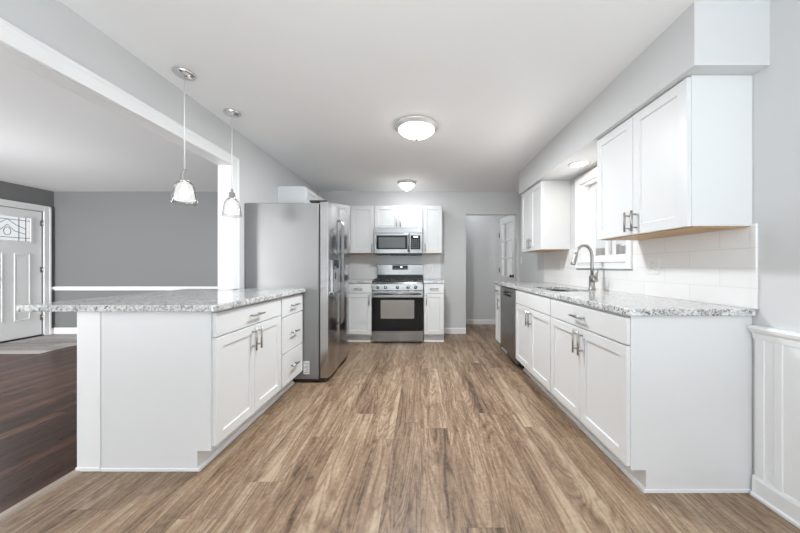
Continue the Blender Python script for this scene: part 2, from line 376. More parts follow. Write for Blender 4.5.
# casing of the wide opening
def casing(side):
    x0, x1 = (XL, XL+0.018) if side > 0 else (XLL-0.018, XLL)
    b = MB()
    b.box(x0, x1, OY0-0.08, OY1+0.095, OZ-0.005, OZ+0.085, 0.003)
    b.box(x0-0.004*(side < 0), x1+0.004*(side > 0), OY0-0.08, OY1+0.095, OZ+0.06, OZ+0.085, 0.003)
    b.box(x0, x1, OY1-0.004, OY1+0.095, CT+0.001, OZ-0.005, 0.003)
    b.box(x0-0.004*(side < 0), x1+0.004*(side > 0), OY1+0.07, OY1+0.095, CT+0.001, OZ+0.06, 0.003)
    return b
structure('trim_3', casing(1), 'trim', 'white casing round the wide opening to the living room', 'casing')
structure('trim_4', casing(-1), 'trim')
structure('trim_5', MB().box(XLL, XL, OY0, OY1, OZ-0.006, OZ-0.0005).box(XLL, XL, OY1-0.006, OY1-0.0005, CT+0.001, OZ-0.006), 'trim', 'white jamb lining of the wide opening', 'jamb')
# wainscot, chair rail and baseboard on the right wall
wz = MB().box(XR-0.008, XR, YR, 1.472, 0, 0.80)
for yy in (1.445, 1.372, 0.98, 0.60, 0.2):
    wz.box(XR-0.014, XR-0.006, yy-0.018, yy+0.018, 0.09, 0.79, 0.003)
structure('trim_6', wz, 'trim', 'white panelled wainscot on the right wall', 'wainscot')
cr = [(XR, 0.765), (XR-0.016, 0.768), (XR-0.020, 0.795), (XR-0.034, 0.808), (XR-0.040, 0.822), (XR-0.030, 0.832), (XR, 0.834)]
structure('trim_7', MB().prism(cr, 'y', YR, 1.474), 'trim', 'white chair rail capping the right wainscot', 'chair rail')
structure('baseboard_right', MB().prism([(XR, 0), (XR, 0.10), (XR-0.014, 0.10), (XR-0.020, 0.085), (XR-0.020, 0.018), (XR-0.030, 0.012), (XR-0.030, 0)], 'y', YR, 1.474), 'trim', 'white baseboard under the right wainscot', 'baseboard')
# tiled backsplashes
TX = XR-0.010
w = MB().box(TX, XR, 1.49, 2.315, CT, 1.318).box(TX, XR, 2.315, 3.155, CT, 1.085).box(TX, XR, 3.155, 3.985, CT, 1.318)
w.box(TX-0.003, XR, 1.462, 1.489, CT, 1.33, 0.002)
structure('wall_backsplash_right', w, 'tile_right', 'glossy white tile backsplash behind the sink', 'backsplash')
structure('wall_backsplash_back', MB().box(XL, 0.325, YB-0.008, YB, CT-0.01, 1.325).box(-0.72, 0.035, YB-0.008, YB, 1.325, 1.36), 'tile_back', 'white tile backsplash behind the range', 'backsplash')

# ------------------------------------------------------------------ window over the sink (structure)
win = structure_root('window_1', 'bright white-framed sliding window above the sink', 'window', (XR, 2.735, 0))
c = MB(); y0, y1, z0, z1 = -0.42, 0.42, 1.10, 2.03
def ring_boxes(b, x0, x1, y0, y1, z0, z1, wd, bev=0.003):
    b.box(x0, x1, y0, y0+wd, z0, z1, bev).box(x0, x1, y1-wd, y1, z0, z1, bev)
    b.box(x0, x1, y0+wd, y1-wd, z0, z0+wd, bev).box(x0, x1, y0+wd, y1-wd, z1-wd, z1, bev)
ring_boxes(c, -0.022, 0.0, y0, y1, z0, z1, 0.068)
ring_boxes(c, -0.028, -0.018, y0, y1, z0, z1, 0.02)
c.build('casing', 'trim', win)
MB().box(-0.030, 0.0, -0.352, 0.352, 1.155, 1.170, 0.003).build('window_stool', 'trim', win)
j = MB(); j.box(0, 0.13, -0.35, -0.335, 1.165, 1.965).box(0, 0.13, 0.335, 0.35, 1.165, 1.965).box(0, 0.13, -0.335, 0.335, 1.165, 1.18).box(0, 0.13, -0.335, 0.335, 1.95, 1.965)
j.build('window_frame', 'trim', win)
for k, (a, b, x) in enumerate(((-0.335, 0.03, 0.05), (-0.03, 0.335, 0.085))):
    s = MB(); ring_boxes(s, x, x+0.03, a, b, 1.18, 1.95, 0.045)
    so = s.build('sash', 'trim', win)
    MB().box(x+0.012, x+0.018, a+0.045, b-0.045, 1.225, 1.905).build('pane', 'glass', so)
    if k == 1: MB().box(x-0.012, x, a+0.01, a+0.03, 1.52, 1.60, 0.003).build('latch', 'trim', so)

# ------------------------------------------------------------------ front door (structure)
d1 = structure_root('door_1', 'white front door with small leaded window at far left', 'door', (XD, EO, 0))
c = MB()
c.box(0, 0.02, EY1, EY1+0.095, 0, EZ+0.095, 0.004).box(0, 0.02, EY0-0.095, EY0, 0, EZ+0.095, 0.004).box(0, 0.02, EY0, EY1, EZ, EZ+0.095, 0.004)
c.box(0, 0.026, EY1+0.07, EY1+0.095, 0, EZ+0.095, 0.004).box(0, 0.026, EY0-0.095, EY1+0.095, EZ+0.07, EZ+0.095, 0.004)
c.build('casing', 'trim', d1)
LY0, LY1 = 4.012, 4.790
lf = MB(); gx0, gx1, gz0, gz1 = 4.14, 4.66, 1.50, 1.885
xa, xb = -0.055, -0.010
lf.box(xa, xb, LY0, gx0, 0.025, 2.0).box(xa, xb, gx1, LY1, 0.025, 2.0).box(xa, xb, gx0, gx1, 0.025, gz0).box(xa, xb, gx0, gx1, gz1, 2.0)
leaf = lf.build('leaf', 'trim', d1)
for a, b in ((4.46, 4.65), (4.15, 4.34)):
    p = MB()
    for (p0, p1, q0, q1) in ((a, a+0.02, 0.29, 1.32), (b-0.02, b, 0.29, 1.32), (a+0.02, b-0.02, 0.29, 0.31), (a+0.02, b-0.02, 1.30, 1.32)):
        p.box(xb-0.002, xb+0.008, p0, p1, q0, q1, 0.004)
    p.box(xb-0.002, xb+0.004, a+0.035, b-0.035, 0.325, 1.285, 0.003)
    p.build('door_panel', 'trim', leaf)
gf = MB(); ring_boxes(gf, xb-0.002, xb+0.012, gx0-0.012, gx1+0.012, gz0-0.012, gz1+0.012, 0.025)
gfo = gf.build('lite_frame', 'trim', leaf)
MB().box(-0.036, -0.030, gx0, gx1, gz0, gz1).build('pane', 'glass', leaf)
ld = MB()
for yy in (4.19, 4.27, 4.53, 4.61): ld.box(-0.030, -0.027, yy-0.004, yy+0.004, gz0, gz1)
for zz in (1.56, 1.83): ld.box(-0.030, -0.0265, gx0, gx1, zz-0.004, zz+0.004)
ld.tube([(-0.028, 4.19, 1.62), (-0.028, 4.32, 1.66), (-0.028, 4.4, 1.75), (-0.028, 4.48, 1.66), (-0.028, 4.61, 1.62)], 0.004, 6)
ld.tube([(-0.028, 4.19, 1.70), (-0.028, 4.30, 1.75), (-0.028, 4.4, 1.83), (-0.028, 4.50, 1.75), (-0.028, 4.61, 1.70)], 0.004, 6)
ld.tube([(-0.028, 4.4+0.04*math.sin(t*PI/6), 1.65+0.06*math.cos(t*PI/6)) for t in range(13)], 0.004, 6)
ld.build('leading', plain('lead_came', (0.12, 0.12, 0.12), 0.4, 0.6), leaf)
for zz in (1.82, 1.07, 0.30):
    MB().cyl((xb+0.012, LY1+0.006, zz-0.045), (xb+0.012, LY1+0.006, zz+0.045), 0.008, seg=10).box(xb, xb+0.004, LY1-0.02, LY1+0.008, zz-0.045, zz+0.045).build('hinge', 'nickel', d1)
MB().lathe([(0, 0), (0.03, 0.002), (0.03, 0.008), (0.012, 0.014), (0.012, 0.035), (0.028, 0.045), (0.03, 0.06), (0.018, 0.072), (0, 0.074)], (xb, 4.075, 0.95), 20, 'x').build('knob', 'nickel', leaf)
MB().box(-0.10, 0.02, EY0, EY1, 0.0, 0.022, 0.003).build('threshold', 'bronze', d1)

# ------------------------------------------------------------------ hallway door (structure), glazed, standing open
hx, hy, lx, ly = 1.535, 5.78, 1.622, 5.135
ang = math.atan2(ly-hy, lx-hx); wd = math.hypot(lx-hx, ly-hy)
d2 = structure_root('door_2', 'white glazed door standing open beyond the doorway', 'door', (hx, hy, 0), ang)
# local x along the leaf from hinge to latch, the face seen from the kitchen looks to -y
lf = MB(); st = 0.105; zt = 2.03
lf.box(0, st, -0.018, 0.018, 0.012, zt, 0.002).box(wd-st, wd, -0.018, 0.018, 0.012, zt, 0.002)
lf.box(st, wd-st, -0.018, 0.018, zt-0.115, zt, 0.002).box(st, wd-st, -0.018, 0.018, 0.012, 0.95, 0.002)
cx = wd/2
lf.box(cx-0.016, cx+0.016, -0.018, 0.018, 0.95, zt-0.115, 0.002)
for k in (1, 2):
    zz = 0.95 + (zt-0.115-0.95)*k/3
    lf.box(st, wd-st, -0.016, 0.016, zz-0.014, zz+0.014, 0.002)
leaf = lf.build('leaf', 'trim', d2)
MB().box(st, wd-st, -0.003, 0.003, 0.95, zt-0.115).build('pane', 'glass', leaf)
for zz in (1.72, 1.05, 0.3):
    MB().cyl((-0.006, -0.022, zz-0.045), (-0.006, -0.022, zz+0.045), 0.008, seg=10).build('hinge', 'bronze', d2)
for sg in (-1, 1):
    kb = MB().lathe([(0, 0), (0.03, 0.002), (0.03, 0.008), (0.012, 0.014), (0.012, 0.03), (0.026, 0.04), (0.028, 0.052), (0.018, 0.064), (0, 0.066)], (0, 0, 0), 20, 'y').build('knob', 'bronze', leaf)
    kb.location = (wd-0.06, -0.018*1 if sg < 0 else 0.018, 0.955)
    if sg > 0: kb.rotation_euler = (0, 0, PI)

# ------------------------------------------------------------------ cabinet builders
HANDLE = 'brushed nickel bar handle'
def handle(parent, x, z, y, vertical, L=0.15):
    b = MB(); so = 0.030; r = 0.0062; yy = y - so
    if vertical:
        b.cyl((x, yy, z-L/2), (x, yy, z+L/2), r, seg=12)
        for s in (-1, 1): b.cyl((x, y, z+s*L*0.32), (x, yy, z+s*L*0.32), r*0.8, seg=10)
    else:
        b.cyl((x-L/2, yy, z), (x+L/2, yy, z), r, seg=12)
        for s in (-1, 1): b.cyl((x+s*L*0.32, y, z), (x+s*L*0.32, yy, z), r*0.8, seg=10)
    return b.build('handle', 'nickel', parent, HANDLE)
DT = 0.020
def put_doors(root, w, z0, z1, n, hz, side=None, L=0.15, gap=0.003, m=0.006):
    """n doors across the width; hz = height of the handle centre; side for a single door"""
    dw = (w - 2*m - gap*(n-1))/n
    for i in range(n):
        a = m + i*(dw+gap)
        d = MB().shaker(a, a+dw, z0, z1, 0, DT).build('door', 'cab', root)
        if n == 2: hx = a+dw-0.030 if i == 0 else a+0.030
        else: hx = a+0.028 if side == 'l' else a+dw-0.028
        handle(d, hx, hz, -DT, True, L)
def put_drawer(root, x0, x1, z0, z1, hd=True, L=0.15, name='drawer'):
    d = MB().box(x0, x1, -DT, 0, z0, z1, 0.002).build(name, 'cab', root)
    if hd: handle(d, (x0+x1)/2, (z0+z1)/2, -DT, False, L)
def base_cabinet(label, w, d, loc, rz, kind, group=None, side=None, hollow=False, ends=(), m=0.006):
    r = thing('base_cabinet', label, 'cabinet', loc, rz, group)
    top = CB-0.0006
    if hollow:
        b = MB()
        for a in (0, w-0.018):
            b.prism([(0, 0.11), (0, top), (d, top), (d, 0), (0.075, 0), (0.075, 0.11)], 'x', a, a+0.018)
        b.box(0.018, w-0.018, 0, d, 0.11, 0.13).box(0.018, w-0.018, d-0.01, d, 0.13, top)
        b.box(0.018, w-0.018, 0, 0.018, 0.70, top).box(0.018, w-0.018, 0.075, 0.09, 0, 0.11)
        b.box(0.018, 0.04, 0, 0.018, 0.13, 0.70).box(w-0.04, w-0.018, 0, 0.018, 0.13, 0.70).box(w/2-0.02, w/2+0.02, 0, 0.018, 0.13, 0.70)
    else:
        b = MB().prism([(0, 0.11), (0, top), (d, top), (d, 0), (0.075, 0), (0.075, 0.11)], 'x', 0, w)
    b.build('body', 'cab', r)
    sh = MB().prism([(0.075, 0), (0.075, 0.020), (0.070, 0.020), (0.060, 0.012), (0.058, 0)], 'x', 0, w)
    for e in ends:
        x0, x1 = (-0.006, 0) if e == 'l' else (w, w+0.006)
        sh.box(x0, x1, 0.058, d, 0, 0.018, 0.002)
    sh.build('shoe_moulding', 'trim', r)
    if kind == 'drawer+doors':
        put_drawer(r, m, w-m, 0.730, 0.862); put_doors(r, w, 0.128, 0.7225, 2, 0.635, m=m)
    elif kind == 'false+doors':
        put_drawer(r, 0.006, w-0.006, 0.730, 0.862, False, name='false_drawer_front'); put_doors(r, w, 0.128, 0.7225, 2, 0.635)
    elif kind == 'drawer+door':
        put_drawer(r, 0.006, w-0.006, 0.730, 0.862, L=min(0.13, w*0.45)); put_doors(r, w, 0.128, 0.7225, 1, 0.635, side)
    elif kind == 'drawers':
        for a, z in ((0.705, 0.862), (0.398, 0.697), (0.128, 0.390)): put_drawer(r, 0.006, w-0.006, a, z, L=0.13)
    return r
def wall_cabinet(label, w, d, z0, z1, loc, rz, n, group=None, side=None, L=0.125, hz=None):
    r = thing('wall_cabinet', label, 'cabinet', (loc[0], loc[1], z0), rz, group)
    h = z1-z0
    MB().box(0, w, 0, d, 0.006, h).build('body', 'cab', r)
    MB().box(0.012, w-0.012, 0.012, d-0.005, 0.0, 0.006).build('bottom_panel', 'underside', r, 'tan wood underside')
    put_doors(r, w, 0.004, h-0.006, n, hz if hz else 0.085, side, L)
    return r
RW, LW = -PI/2, PI/2
GB = None
# right run, from the camera end to the far end (local x runs towards the camera)
base_cabinet('white base cabinet with one wide handled drawer, nearest end of right-hand run', 0.882, 0.600, (1.041, 2.369, 0), RW, 'drawer+doors', ends=('r',))
base_cabinet('white base cabinet under the sink, with a blank drawer front', 0.875, 0.600, (1.041, 3.245, 0), RW, 'false+doors', hollow=True)
base_cabinet('narrow white base cabinet beyond the dishwasher', 0.262, 0.600, (1.041, 4.117, 0), RW, 'drawer+door', side='r')
# peninsula (local x runs away from the camera)
base_cabinet('white peninsula base cabinet with two doors under one wide drawer', 0.795, 0.600, (-1.150, 1.642, 0), LW, 'drawer+doors', ends=('l',), m=0.014)
base_cabinet('white peninsula cabinet of three stacked drawers beside the refrigerator', 0.430, 0.543, (-1.150, 2.438, 0), LW, 'drawers')
# back wall
base_cabinet('white base cabinet between the refrigerator and the range', 0.385, 0.595, (-1.106, 4.405, 0), 0, 'drawer+door', side='r')
base_cabinet('slim white base cabinet right of the range', 0.295, 0.595, (0.044, 4.405, 0), 0, 'drawer+door', side='l', ends=('r',))
# wall cabinets
wall_cabinet('large white two-door wall cabinet on right wall, nearest the camera', 0.777, 0.300, 1.316, 2.068, (1.343, 2.264), RW, 2)
wall_cabinet('white two-door wall cabinet on right wall beyond the window', 0.655, 0.300, 1.305, 2.068, (1.343, 3.957), RW, 2)
wall_cabinet('tall white wall cabinet left of the microwave', 0.380, 0.320, 1.325, 2.068, (-1.106, 4.685), 0, 1, side='r')
wall_cabinet('short white two-door wall cabinet above the microwave', 0.752, 0.320, 1.715, 2.068, (-0.724, 4.685), 0, 2, L=0.13)
wall_cabinet('slim tall white wall cabinet right of the microwave', 0.300, 0.320, 1.325, 2.068, (0.030, 4.685), 0, 1, side='l')
wall_cabinet('short white wall cabinet high behind the refrigerator', 0.85, 0.318, 1.79, 2.068, (-1.380, 3.55), LW, 2, L=0.10, hz=0.07)
# diagonal corner wall cabinet
r = thing('wall_cabinet', 'white diagonal corner wall cabinet behind the refrigerator', 'cabinet', (-1.695, 5.0, 1.325))
MB().prism([(0, 0), (0, -0.595), (0.317, -0.595), (0.584, -0.318), (0.584, 0)], 'z', 0.006, 0.743).build('body', 'cab', r)
MB().prism([(0.01, -0.01), (0.01, -0.585), (0.31, -0.585), (0.575, -0.312), (0.575, -0.01)], 'z', 0, 0.006).build('bottom_panel', 'underside', r, 'tan wood underside')
dl = math.hypot(0.267, 0.277)
d = MB().shaker(0.012, dl-0.012, 0.01, 0.735, -0.001, DT).build('door', 'cab', r); d.location = (0.317, -0.595, 0); d.rotation_euler = (0, 0, math.atan2(0.277, 0.267))
h = handle(d, dl-0.045, 0.085, -DT-0.001, True, 0.125)

# ------------------------------------------------------------------ countertops
def rounded(poly, rad):
    out = []; n = len(poly)
    for i, p in enumerate(poly):
        r_ = rad.get(i, 0)
        if not r_: out.append(p); continue
        a = Vector(poly[i-1]) - Vector(p); b = Vector(poly[(i+1) % n]) - Vector(p); P = Vector(p)
        a.normalize(); b.normalize(); c = P + (a+b)*r_
        v0 = P + a*r_ - c; v1 = P + b*r_ - c
        for k in range(9):
            t = k/8*PI/2; out.append(tuple(c + v0*math.cos(t) + v1*math.sin(t)))
    return out
def counter(label, outer, hole=None):
    b = bmesh.new()
    def loop(pts):
        vs = [b.verts.new((x, y, CB)) for x, y in pts]
        return [b.edges.new((vs[i], vs[(i+1) % len(vs)])) for i in range(len(vs))]
    es = loop(outer)
    if hole: es += loop(hole)
    bmesh.ops.triangle_fill(b, edges=es, use_beauty=True, use_dissolve=False)
    fs = list(b.faces)
    res = bmesh.ops.extrude_face_region(b, geom=fs)
    vs = [g for g in res['geom'] if isinstance(g, bmesh.types.BMVert)]
    bmesh.ops.translate(b, vec=(0, 0, CT-CB), verts=vs)
    bmesh.ops.recalc_face_normals(b, faces=b.faces)
    ed = [e for e in b.edges if len(e.link_faces) == 2 and e.calc_face_angle(0) > 1.2 and abs(e.verts[0].co.z-e.verts[1].co.z) < 1e-5]
    bmesh.ops.bevel(b, geom=ed, offset=0.004, segments=2, affect='EDGES', profile=0.5)
    m = MB(); m.bm.free(); m.bm = b
    return tag(m.build('countertop', 'granite'), label, 'countertop')
sink_hole = rounded([(1.13, 2.485), (1.47, 2.485), (1.47, 3.135), (1.13, 3.135)], {0: .06, 1: .06, 2: .06, 3: .06})
counter('speckled grey and white granite countertop around the sink',
        rounded([(1.012, 1.465), (TX-0.0005, 1.465), (TX-0.0005, 4.135), (1.012, 4.135)], {0: 0.045, 3: 0.02}), sink_hole)
counter('speckled granite peninsula countertop overhanging the living room side',
        rounded([(-2.172, 1.603), (-1.104, 1.603), (-1.104, 2.877), (-1.676, 2.877), (-1.676, 2.676), (-1.822, 2.676), (-1.822, 2.77), (-2.172, 2.77)], {0: .012, 1: .02, 2: .01, 7: .03}))
counter('small granite countertop left of the range', [(-1.112, 4.375), (-0.7225, 4.375), (-0.7225, 5.001), (-1.112, 5.001)])
counter('small granite countertop right of the range', [(0.0375, 4.375), (0.350, 4.375), (0.350, 5.001), (0.0375, 5.001)])

# sink and faucet
sk = thing('sink', 'undermount steel sink basin let into the right granite countertop', 'sink', (1.30, 2.81, CB-0.001))
b = MB()
def rr(hx_, hy_, rad, z):
    return [(x, y, z) for x, y in rounded([(-hx_, -hy_), (hx_, -hy_), (hx_, hy_), (-hx_, hy_)], {0: rad, 1: rad, 2: rad, 3: rad})]
bm2 = bmesh.new()
loops = [[bm2.verts.new(p) for p in rr(*a)] for a in ((0.200, 0.355, 0.08, -0.003), (0.200, 0.355, 0.08, 0.0), (0.176, 0.331, 0.066, 0.0), (0.170, 0.323, 0.06, -0.18), (0.14, 0.295, 0.05, -0.20), (0.03, 0.03, 0.02, -0.206))]
for a, c_ in zip(loops, loops[1:]):
    for i in range(len(a)): bm2.faces.new([a[i], a[(i+1) % len(a)], c_[(i+1) % len(a)], c_[i]])
bm2.faces.new(loops[-1]); bmesh.ops.recalc_face_normals(bm2, faces=bm2.faces); b._merge(bm2, True)
b.build('basin', 'sink', sk)
MB().lathe([(0.0, 0.001), (0.02, 0.001), (0.04, 0.004), (0.044, 0.0), (0.0, -0.002)], (0, 0, -0.204), 24).build('drain', 'chrome', sk)

fc = thing('faucet', 'brushed nickel gooseneck pull-down faucet behind the sink', 'faucet', (1.528, 2.68, CT+0.0005))
MB().lathe([(0.0, 0), (0.030, 0), (0.030, 0.006), (0.025, 0.012), (0.0235, 0.05), (0.0235, 0.115), (0.020, 0.128), (0.0, 0.130)], (0, 0, 0), 28).build('base', 'nickel', fc)
pts = [(0, 0, 0.12), (0, 0, 0.20), (0, 0, 0.292)]
R_ = 0.072
for k in range(1, 13):
    t = PI*k/12*0.94; pts.append((-R_+R_*math.cos(t), 0, 0.292+R_*1.45*math.sin(t)))
MB().tube(pts, 0.0135, 16).build('spout', 'nickel', fc)
e = Vector(pts[-1]); dirn = (Vector(pts[-1])-Vector(pts[-2])).normalized(); dirn = (dirn + Vector((-0.12, 0, 0))).normalized()
b = MB(); b.tube([e - dirn*0.004, e+dirn*0.015, e+dirn*0.05, e+dirn*0.085, e+dirn*0.092], 0.0145, 16, [0.0160, 0.0170, 0.0195, 0.0225, 0.0205])
sp_ = b.build('spray_head', 'nickel', fc)
MB().cyl(e+dirn*0.0921, e+dirn*0.0945, 0.0155, seg=16).build('nozzle', 'dark_plastic', sp_)
hv = MB().cyl((0, -0.010, 0.088), (0, -0.062, 0.088), 0.0235, 0.021, seg=20)
hv.build('valve', 'nickel', fc)
MB().tube([(0, -0.048, 0.095), (0.0, -0.062, 0.118), (0.004, -0.070, 0.148), (0.008, -0.076, 0.178)], 0.007, 10, [0.016, 0.013, 0.009, 0.007]).build('lever', 'nickel', fc)

# ------------------------------------------------------------------ dishwasher
dw = thing('dishwasher', 'stainless dishwasher between narrow cabinet and sink cabinet', 'dishwasher', (1.041, 3.853, 0), RW)
w_ = 0.605; o_ = 0.002
MB().box(o_, w_, 0.012, 0.58, 0.10, 0.868).build('tub', 'dark_plastic', dw)
MB().box(o_+0.02, w_-0.02, 0.065, 0.5, 0.0, 0.10).build('kick_plate', 'black', dw)
b = MB().box(o_, w_, -0.022, 0.011, 0.112, 0.765, 0.003).box(o_, w_, -0.022, 0.011, 0.825, 0.866, 0.003).box(o_, o_+0.14, -0.022, 0.011, 0.764, 0.826, 0.001).box(w_-0.14, w_, -0.022, 0.011, 0.764, 0.826, 0.001)
dr = b.build('door', 'steel_dw', dw, 'brushed stainless door panel')
MB().box(o_+0.14, w_-0.14, 0.0, 0.009, 0.764, 0.826).build('handle_pocket', 'dark_plastic', dr)
MB().cyl((o_+0.14, -0.016, 0.80), (w_-0.14, -0.016, 0.80), 0.008, seg=12).build('handle', 'steel', dr)
MB().box(o_+0.10, w_-0.10, 0.035, 0.0649, 0.02, 0.07, 0.004).build('access_panel', 'steel_dw', dw)

# ------------------------------------------------------------------ refrigerator (local x away from the camera, front -y)
fr = thing('refrigerator', 'stainless side-by-side refrigerator with grey side, beyond the peninsula', 'refrigerator', (-0.880, 2.884, 0), LW)
FW, FD, FT = 0.842, 0.816, 1.744
MB().box(0, FW, 0.105, FD, 0.035, FT-0.012, 0.006).build('cabinet_body', 'fridge_side', fr, 'matte grey metal body')
b = MB().box(0.01, FW-0.01, 0.04, FD-0.03, 0.012, 0.035)
for x in (0.05, FW-0.05):
    for y in (0.12, FD-0.08): b.cyl((x, y, 0), (x, y, 0.02), 0.02, seg=12)
b.build('base_grille', 'black', fr)
xs = 0.392
def fdoor(x0, x1):
    b = MB(); poly = []
    n = 8
    for k in range(n+1):      # gently bowed front
        t = k/n; poly.append((x0+(x1-x0)*t, 0.012-0.012*math.sin(PI*t)))
    poly += [(x1, 0.09), (x0, 0.09)]
    return b.prism(poly, 'z', 0.045, FT, 0.004)
dn = fdoor(0.0, xs-0.003).build('door', 'steel_door', fr, 'left stainless door with water dispenser')
df = fdoor(xs+0.003, FW).build('door', 'steel_door', fr, 'right stainless door')
MB().box(0.012, xs-0.015, 0.09, 0.105, 0.06, FT-0.02).box(xs+0.015, FW-0.012, 0.09, 0.105, 0.06, FT-0.02).build('gasket', 'dark_plastic', fr)
for dd, x in ((dn, xs-0.030), (df, xs+0.030)):
    b = MB().tube([(x, 0.004, 0.50), (x, -0.016, 0.51), (x, -0.025, 0.55), (x, -0.026, 1.05), (x, -0.025, 1.57), (x, -0.016, 1.61), (x, 0.004, 1.62)], 0.008, 12)
    b.build('handle', 'steel', dd)
# dispenser on the near door
b = MB(); dx0, dx1, dz0, dz1 = 0.075, 0.285, 0.84, 1.20
b.box(dx0, dx0+0.018, -0.014, 0.012, dz0, dz1, 0.004).box(dx1-0.018, dx1, -0.014, 0.012, dz0, dz1, 0.004).box(dx0, dx1, -0.014, 0.012, dz1-0.018, dz1, 0.004).box(dx0, dx1, -0.024, 0.012, dz0, dz0+0.022, 0.004)
dp = b.build('dispenser', 'steel', dn)
MB().box(dx0+0.018, dx1-0.018, -0.004, 0.010, dz0+0.022, dz1-0.095).build('recess', plain('grey_recess', (0.22, 0.22, 0.22), 0.4), dn)
MB().box(dx0+0.018, dx1-0.018, -0.016, 0.010, dz1-0.095, dz1-0.018, 0.003).build('control_panel', 'black_glass', dn)
MB().box(0.165, 0.195, -0.012, -0.004, 0.99, 1.06, 0.003).build('paddle', 'dark_plastic', dn)
for x in (0.05, FW-0.05):
    MB().box(x-0.035, x+0.035, 0.03, 0.20, FT+0.0005, FT+0.018, 0.005).build('hinge_cover', 'dark_plastic', fr)
lb = MB().box(-0.0012, -0.0001, 0.193, 0.250, 0.085, 0.211).build('sticker', 'label_white', fr, 'small white printed sticker')
b = MB()
for k in range(7): b.box(-0.0018, -0.0013, 0.199, 0.244-0.012*(k % 3), 0.098+k*0.015, 0.104+k*0.015)
b.build('print', 'print_grey', lb)

# ------------------------------------------------------------------ range (centre -0.343, front at y = 4.385)
rg = thing('range', 'freestanding stainless gas range with black oven glass at back wall', 'range', (-0.343, 4.385, 0))
hw = 0.375
MB().box(-hw, hw, 0.03, 0.60, 0.03, 0.895).build('body', 'black', rg)
for x in (-0.32, 0.32):
    for y in (0.08, 0.54): MB().cyl((x, y, 0), (x, y, 0.03), 0.018, seg=12).build('foot', 'black', rg)
sd = MB().box(-hw, hw, -0.005, 0.03, 0.022, 0.180, 0.004).build('storage_drawer', 'steel', rg)
MB().box(-hw, hw, -0.012, -0.004, 0.160, 0.178, 0.003).build('drawer_lip', 'steel', sd)
dr = MB().box(-hw, hw, -0.008, 0.03, 0.187, 0.665, 0.004).build('oven_door', 'black_glass', rg, 'black glass oven door')
MB().box(-hw, hw, -0.012, 0.03, 0.666, 0.762, 0.004).build('door_top_rail', 'steel', dr)
MB().box(-0.245, 0.245, -0.0105, -0.0085, 0.360, 0.630).build('oven_window', plain('oven_window_glass', (0.34, 0.332, 0.32), 0.16, 0.85, 0.5), dr)
b = MB().cyl((-0.345, -0.055, 0.722), (0.345, -0.055, 0.722), 0.013, seg=16)
for x in (-0.32, 0.32): b.box(x-0.014, x+0.014, -0.055, -0.010, 0.712, 0.732, 0.003)
b.build('handle', 'steel', dr)
cp = MB().prism([(-0.004, 0.768), (0.06, 0.768), (0.06, 0.893), (0.026, 0.893), (-0.004, 0.862)], 'x', -hw, hw, 0.002).build('control_panel', 'steel', rg)
for x in (-0.285, -0.175, 0.0, 0.155, 0.265):
    MB().lathe([(0, 0), (0.024, 0), (0.024, 0.006), (0.019, 0.008), (0.017, 0.026), (0.013, 0.030), (0, 0.030)], (x, -0.004, 0.815), 20, 'y').build('knob', 'steel', cp)
MB().box(-hw, hw, 0.026, 0.555, 0.894, 0.908, 0.004).build('cooktop', 'black', rg, 'black enamel cooktop')
for gx in (-0.245, 0.0, 0.245):
    b = MB(); a, c_ = gx-0.116, gx+0.116; zt_ = 0.935
    for x in (a, gx, c_-0.010): b.box(x, x+0.010, 0.06, 0.535, zt_-0.012, zt_, 0.002)
    for y in (0.06, 0.18, 0.29, 0.40, 0.525): b.box(a, c_, y, y+0.010, zt_-0.012, zt_, 0.002)
    for x in (a, c_-0.012):
        for y in (0.06, 0.523): b.box(x, x+0.012, y, y+0.012, 0.908, zt_-0.008)
    b.build('grate', 'iron', rg)
for x, y in ((-0.245, 0.17), (-0.245, 0.43), (0.245, 0.17), (0.245, 0.43), (0.0, 0.30)):
    MB().lathe([(0, 0.018), (0.035, 0.018), (0.04, 0.012), (0.05, 0.0), (0, 0)], (x, y, 0.908), 24).build('burner', 'iron', rg)
MB().box(-hw, hw, 0.545, 0.60, 0.895, 0.993, 0.003).build('riser', 'black', rg)
bgd = MB().prism([(0.535, 0.985), (0.612, 0.985), (0.612, 1.155), (0.565, 1.158), (0.545, 1.150)], 'x', -hw, hw, 0.003).build('backguard', 'steel', rg)
dsp = MB().box(-0.125, 0.125, 0.533, 0.55, 1.068, 1.138, 0.002); dsp.bm.transform(Matrix.Translation((0, 0.0, 0)))
dsp = dsp.build('display', 'black_glass', bgd)
b = MB()
for k, x in enumerate((0.004, 0.016, 0.028)): b.box(x, x+0.008, 0.5318, 0.5328, 1.104, 1.120)
b.build('digits', 'digit', bgd)
for k in range(9): MB().box(-0.105+k*0.024, -0.093+k*0.024, 0.5318, 0.5328, 1.085, 1.091).build('button', 'print_grey', bgd)

# ------------------------------------------------------------------ microwave
mw = thing('microwave', 'stainless over-the-range microwave with black window and keypad', 'microwave', (-0.348, 4.605, 1.300))
mh = 0.4135; hw = 0.374
MB().box(-hw, hw, 0.03, 0.395, 0.018, mh).build('body', 'dark_plastic', mw)
b = MB().box(-hw+0.01, hw-0.01, 0.035, 0.38, 0.002, 0.018).box(-0.12, 0.12, 0.05, 0.2, -0.006, 0.002, 0.002)
b.build('bottom_vent', 'black', mw)
MB().box(-hw, hw, 0.0, 0.03, 0.335, mh, 0.003).build('top_grille', 'steel', mw)
dr = MB().box(-hw, 0.172, -0.004, 0.03, 0.02, 0.332, 0.004).build('door', 'steel', mw)
MB().box(-0.335, 0.140, -0.0065, -0.0045, 0.085, 0.298).build('door_glass', 'black_glass', dr)
MB().box(-0.300, 0.105, -0.0085, -0.0066, 0.105, 0.270).build('window_mesh', plain('window_mesh', (0.10, 0.10, 0.10), 0.15, 0.3), dr)
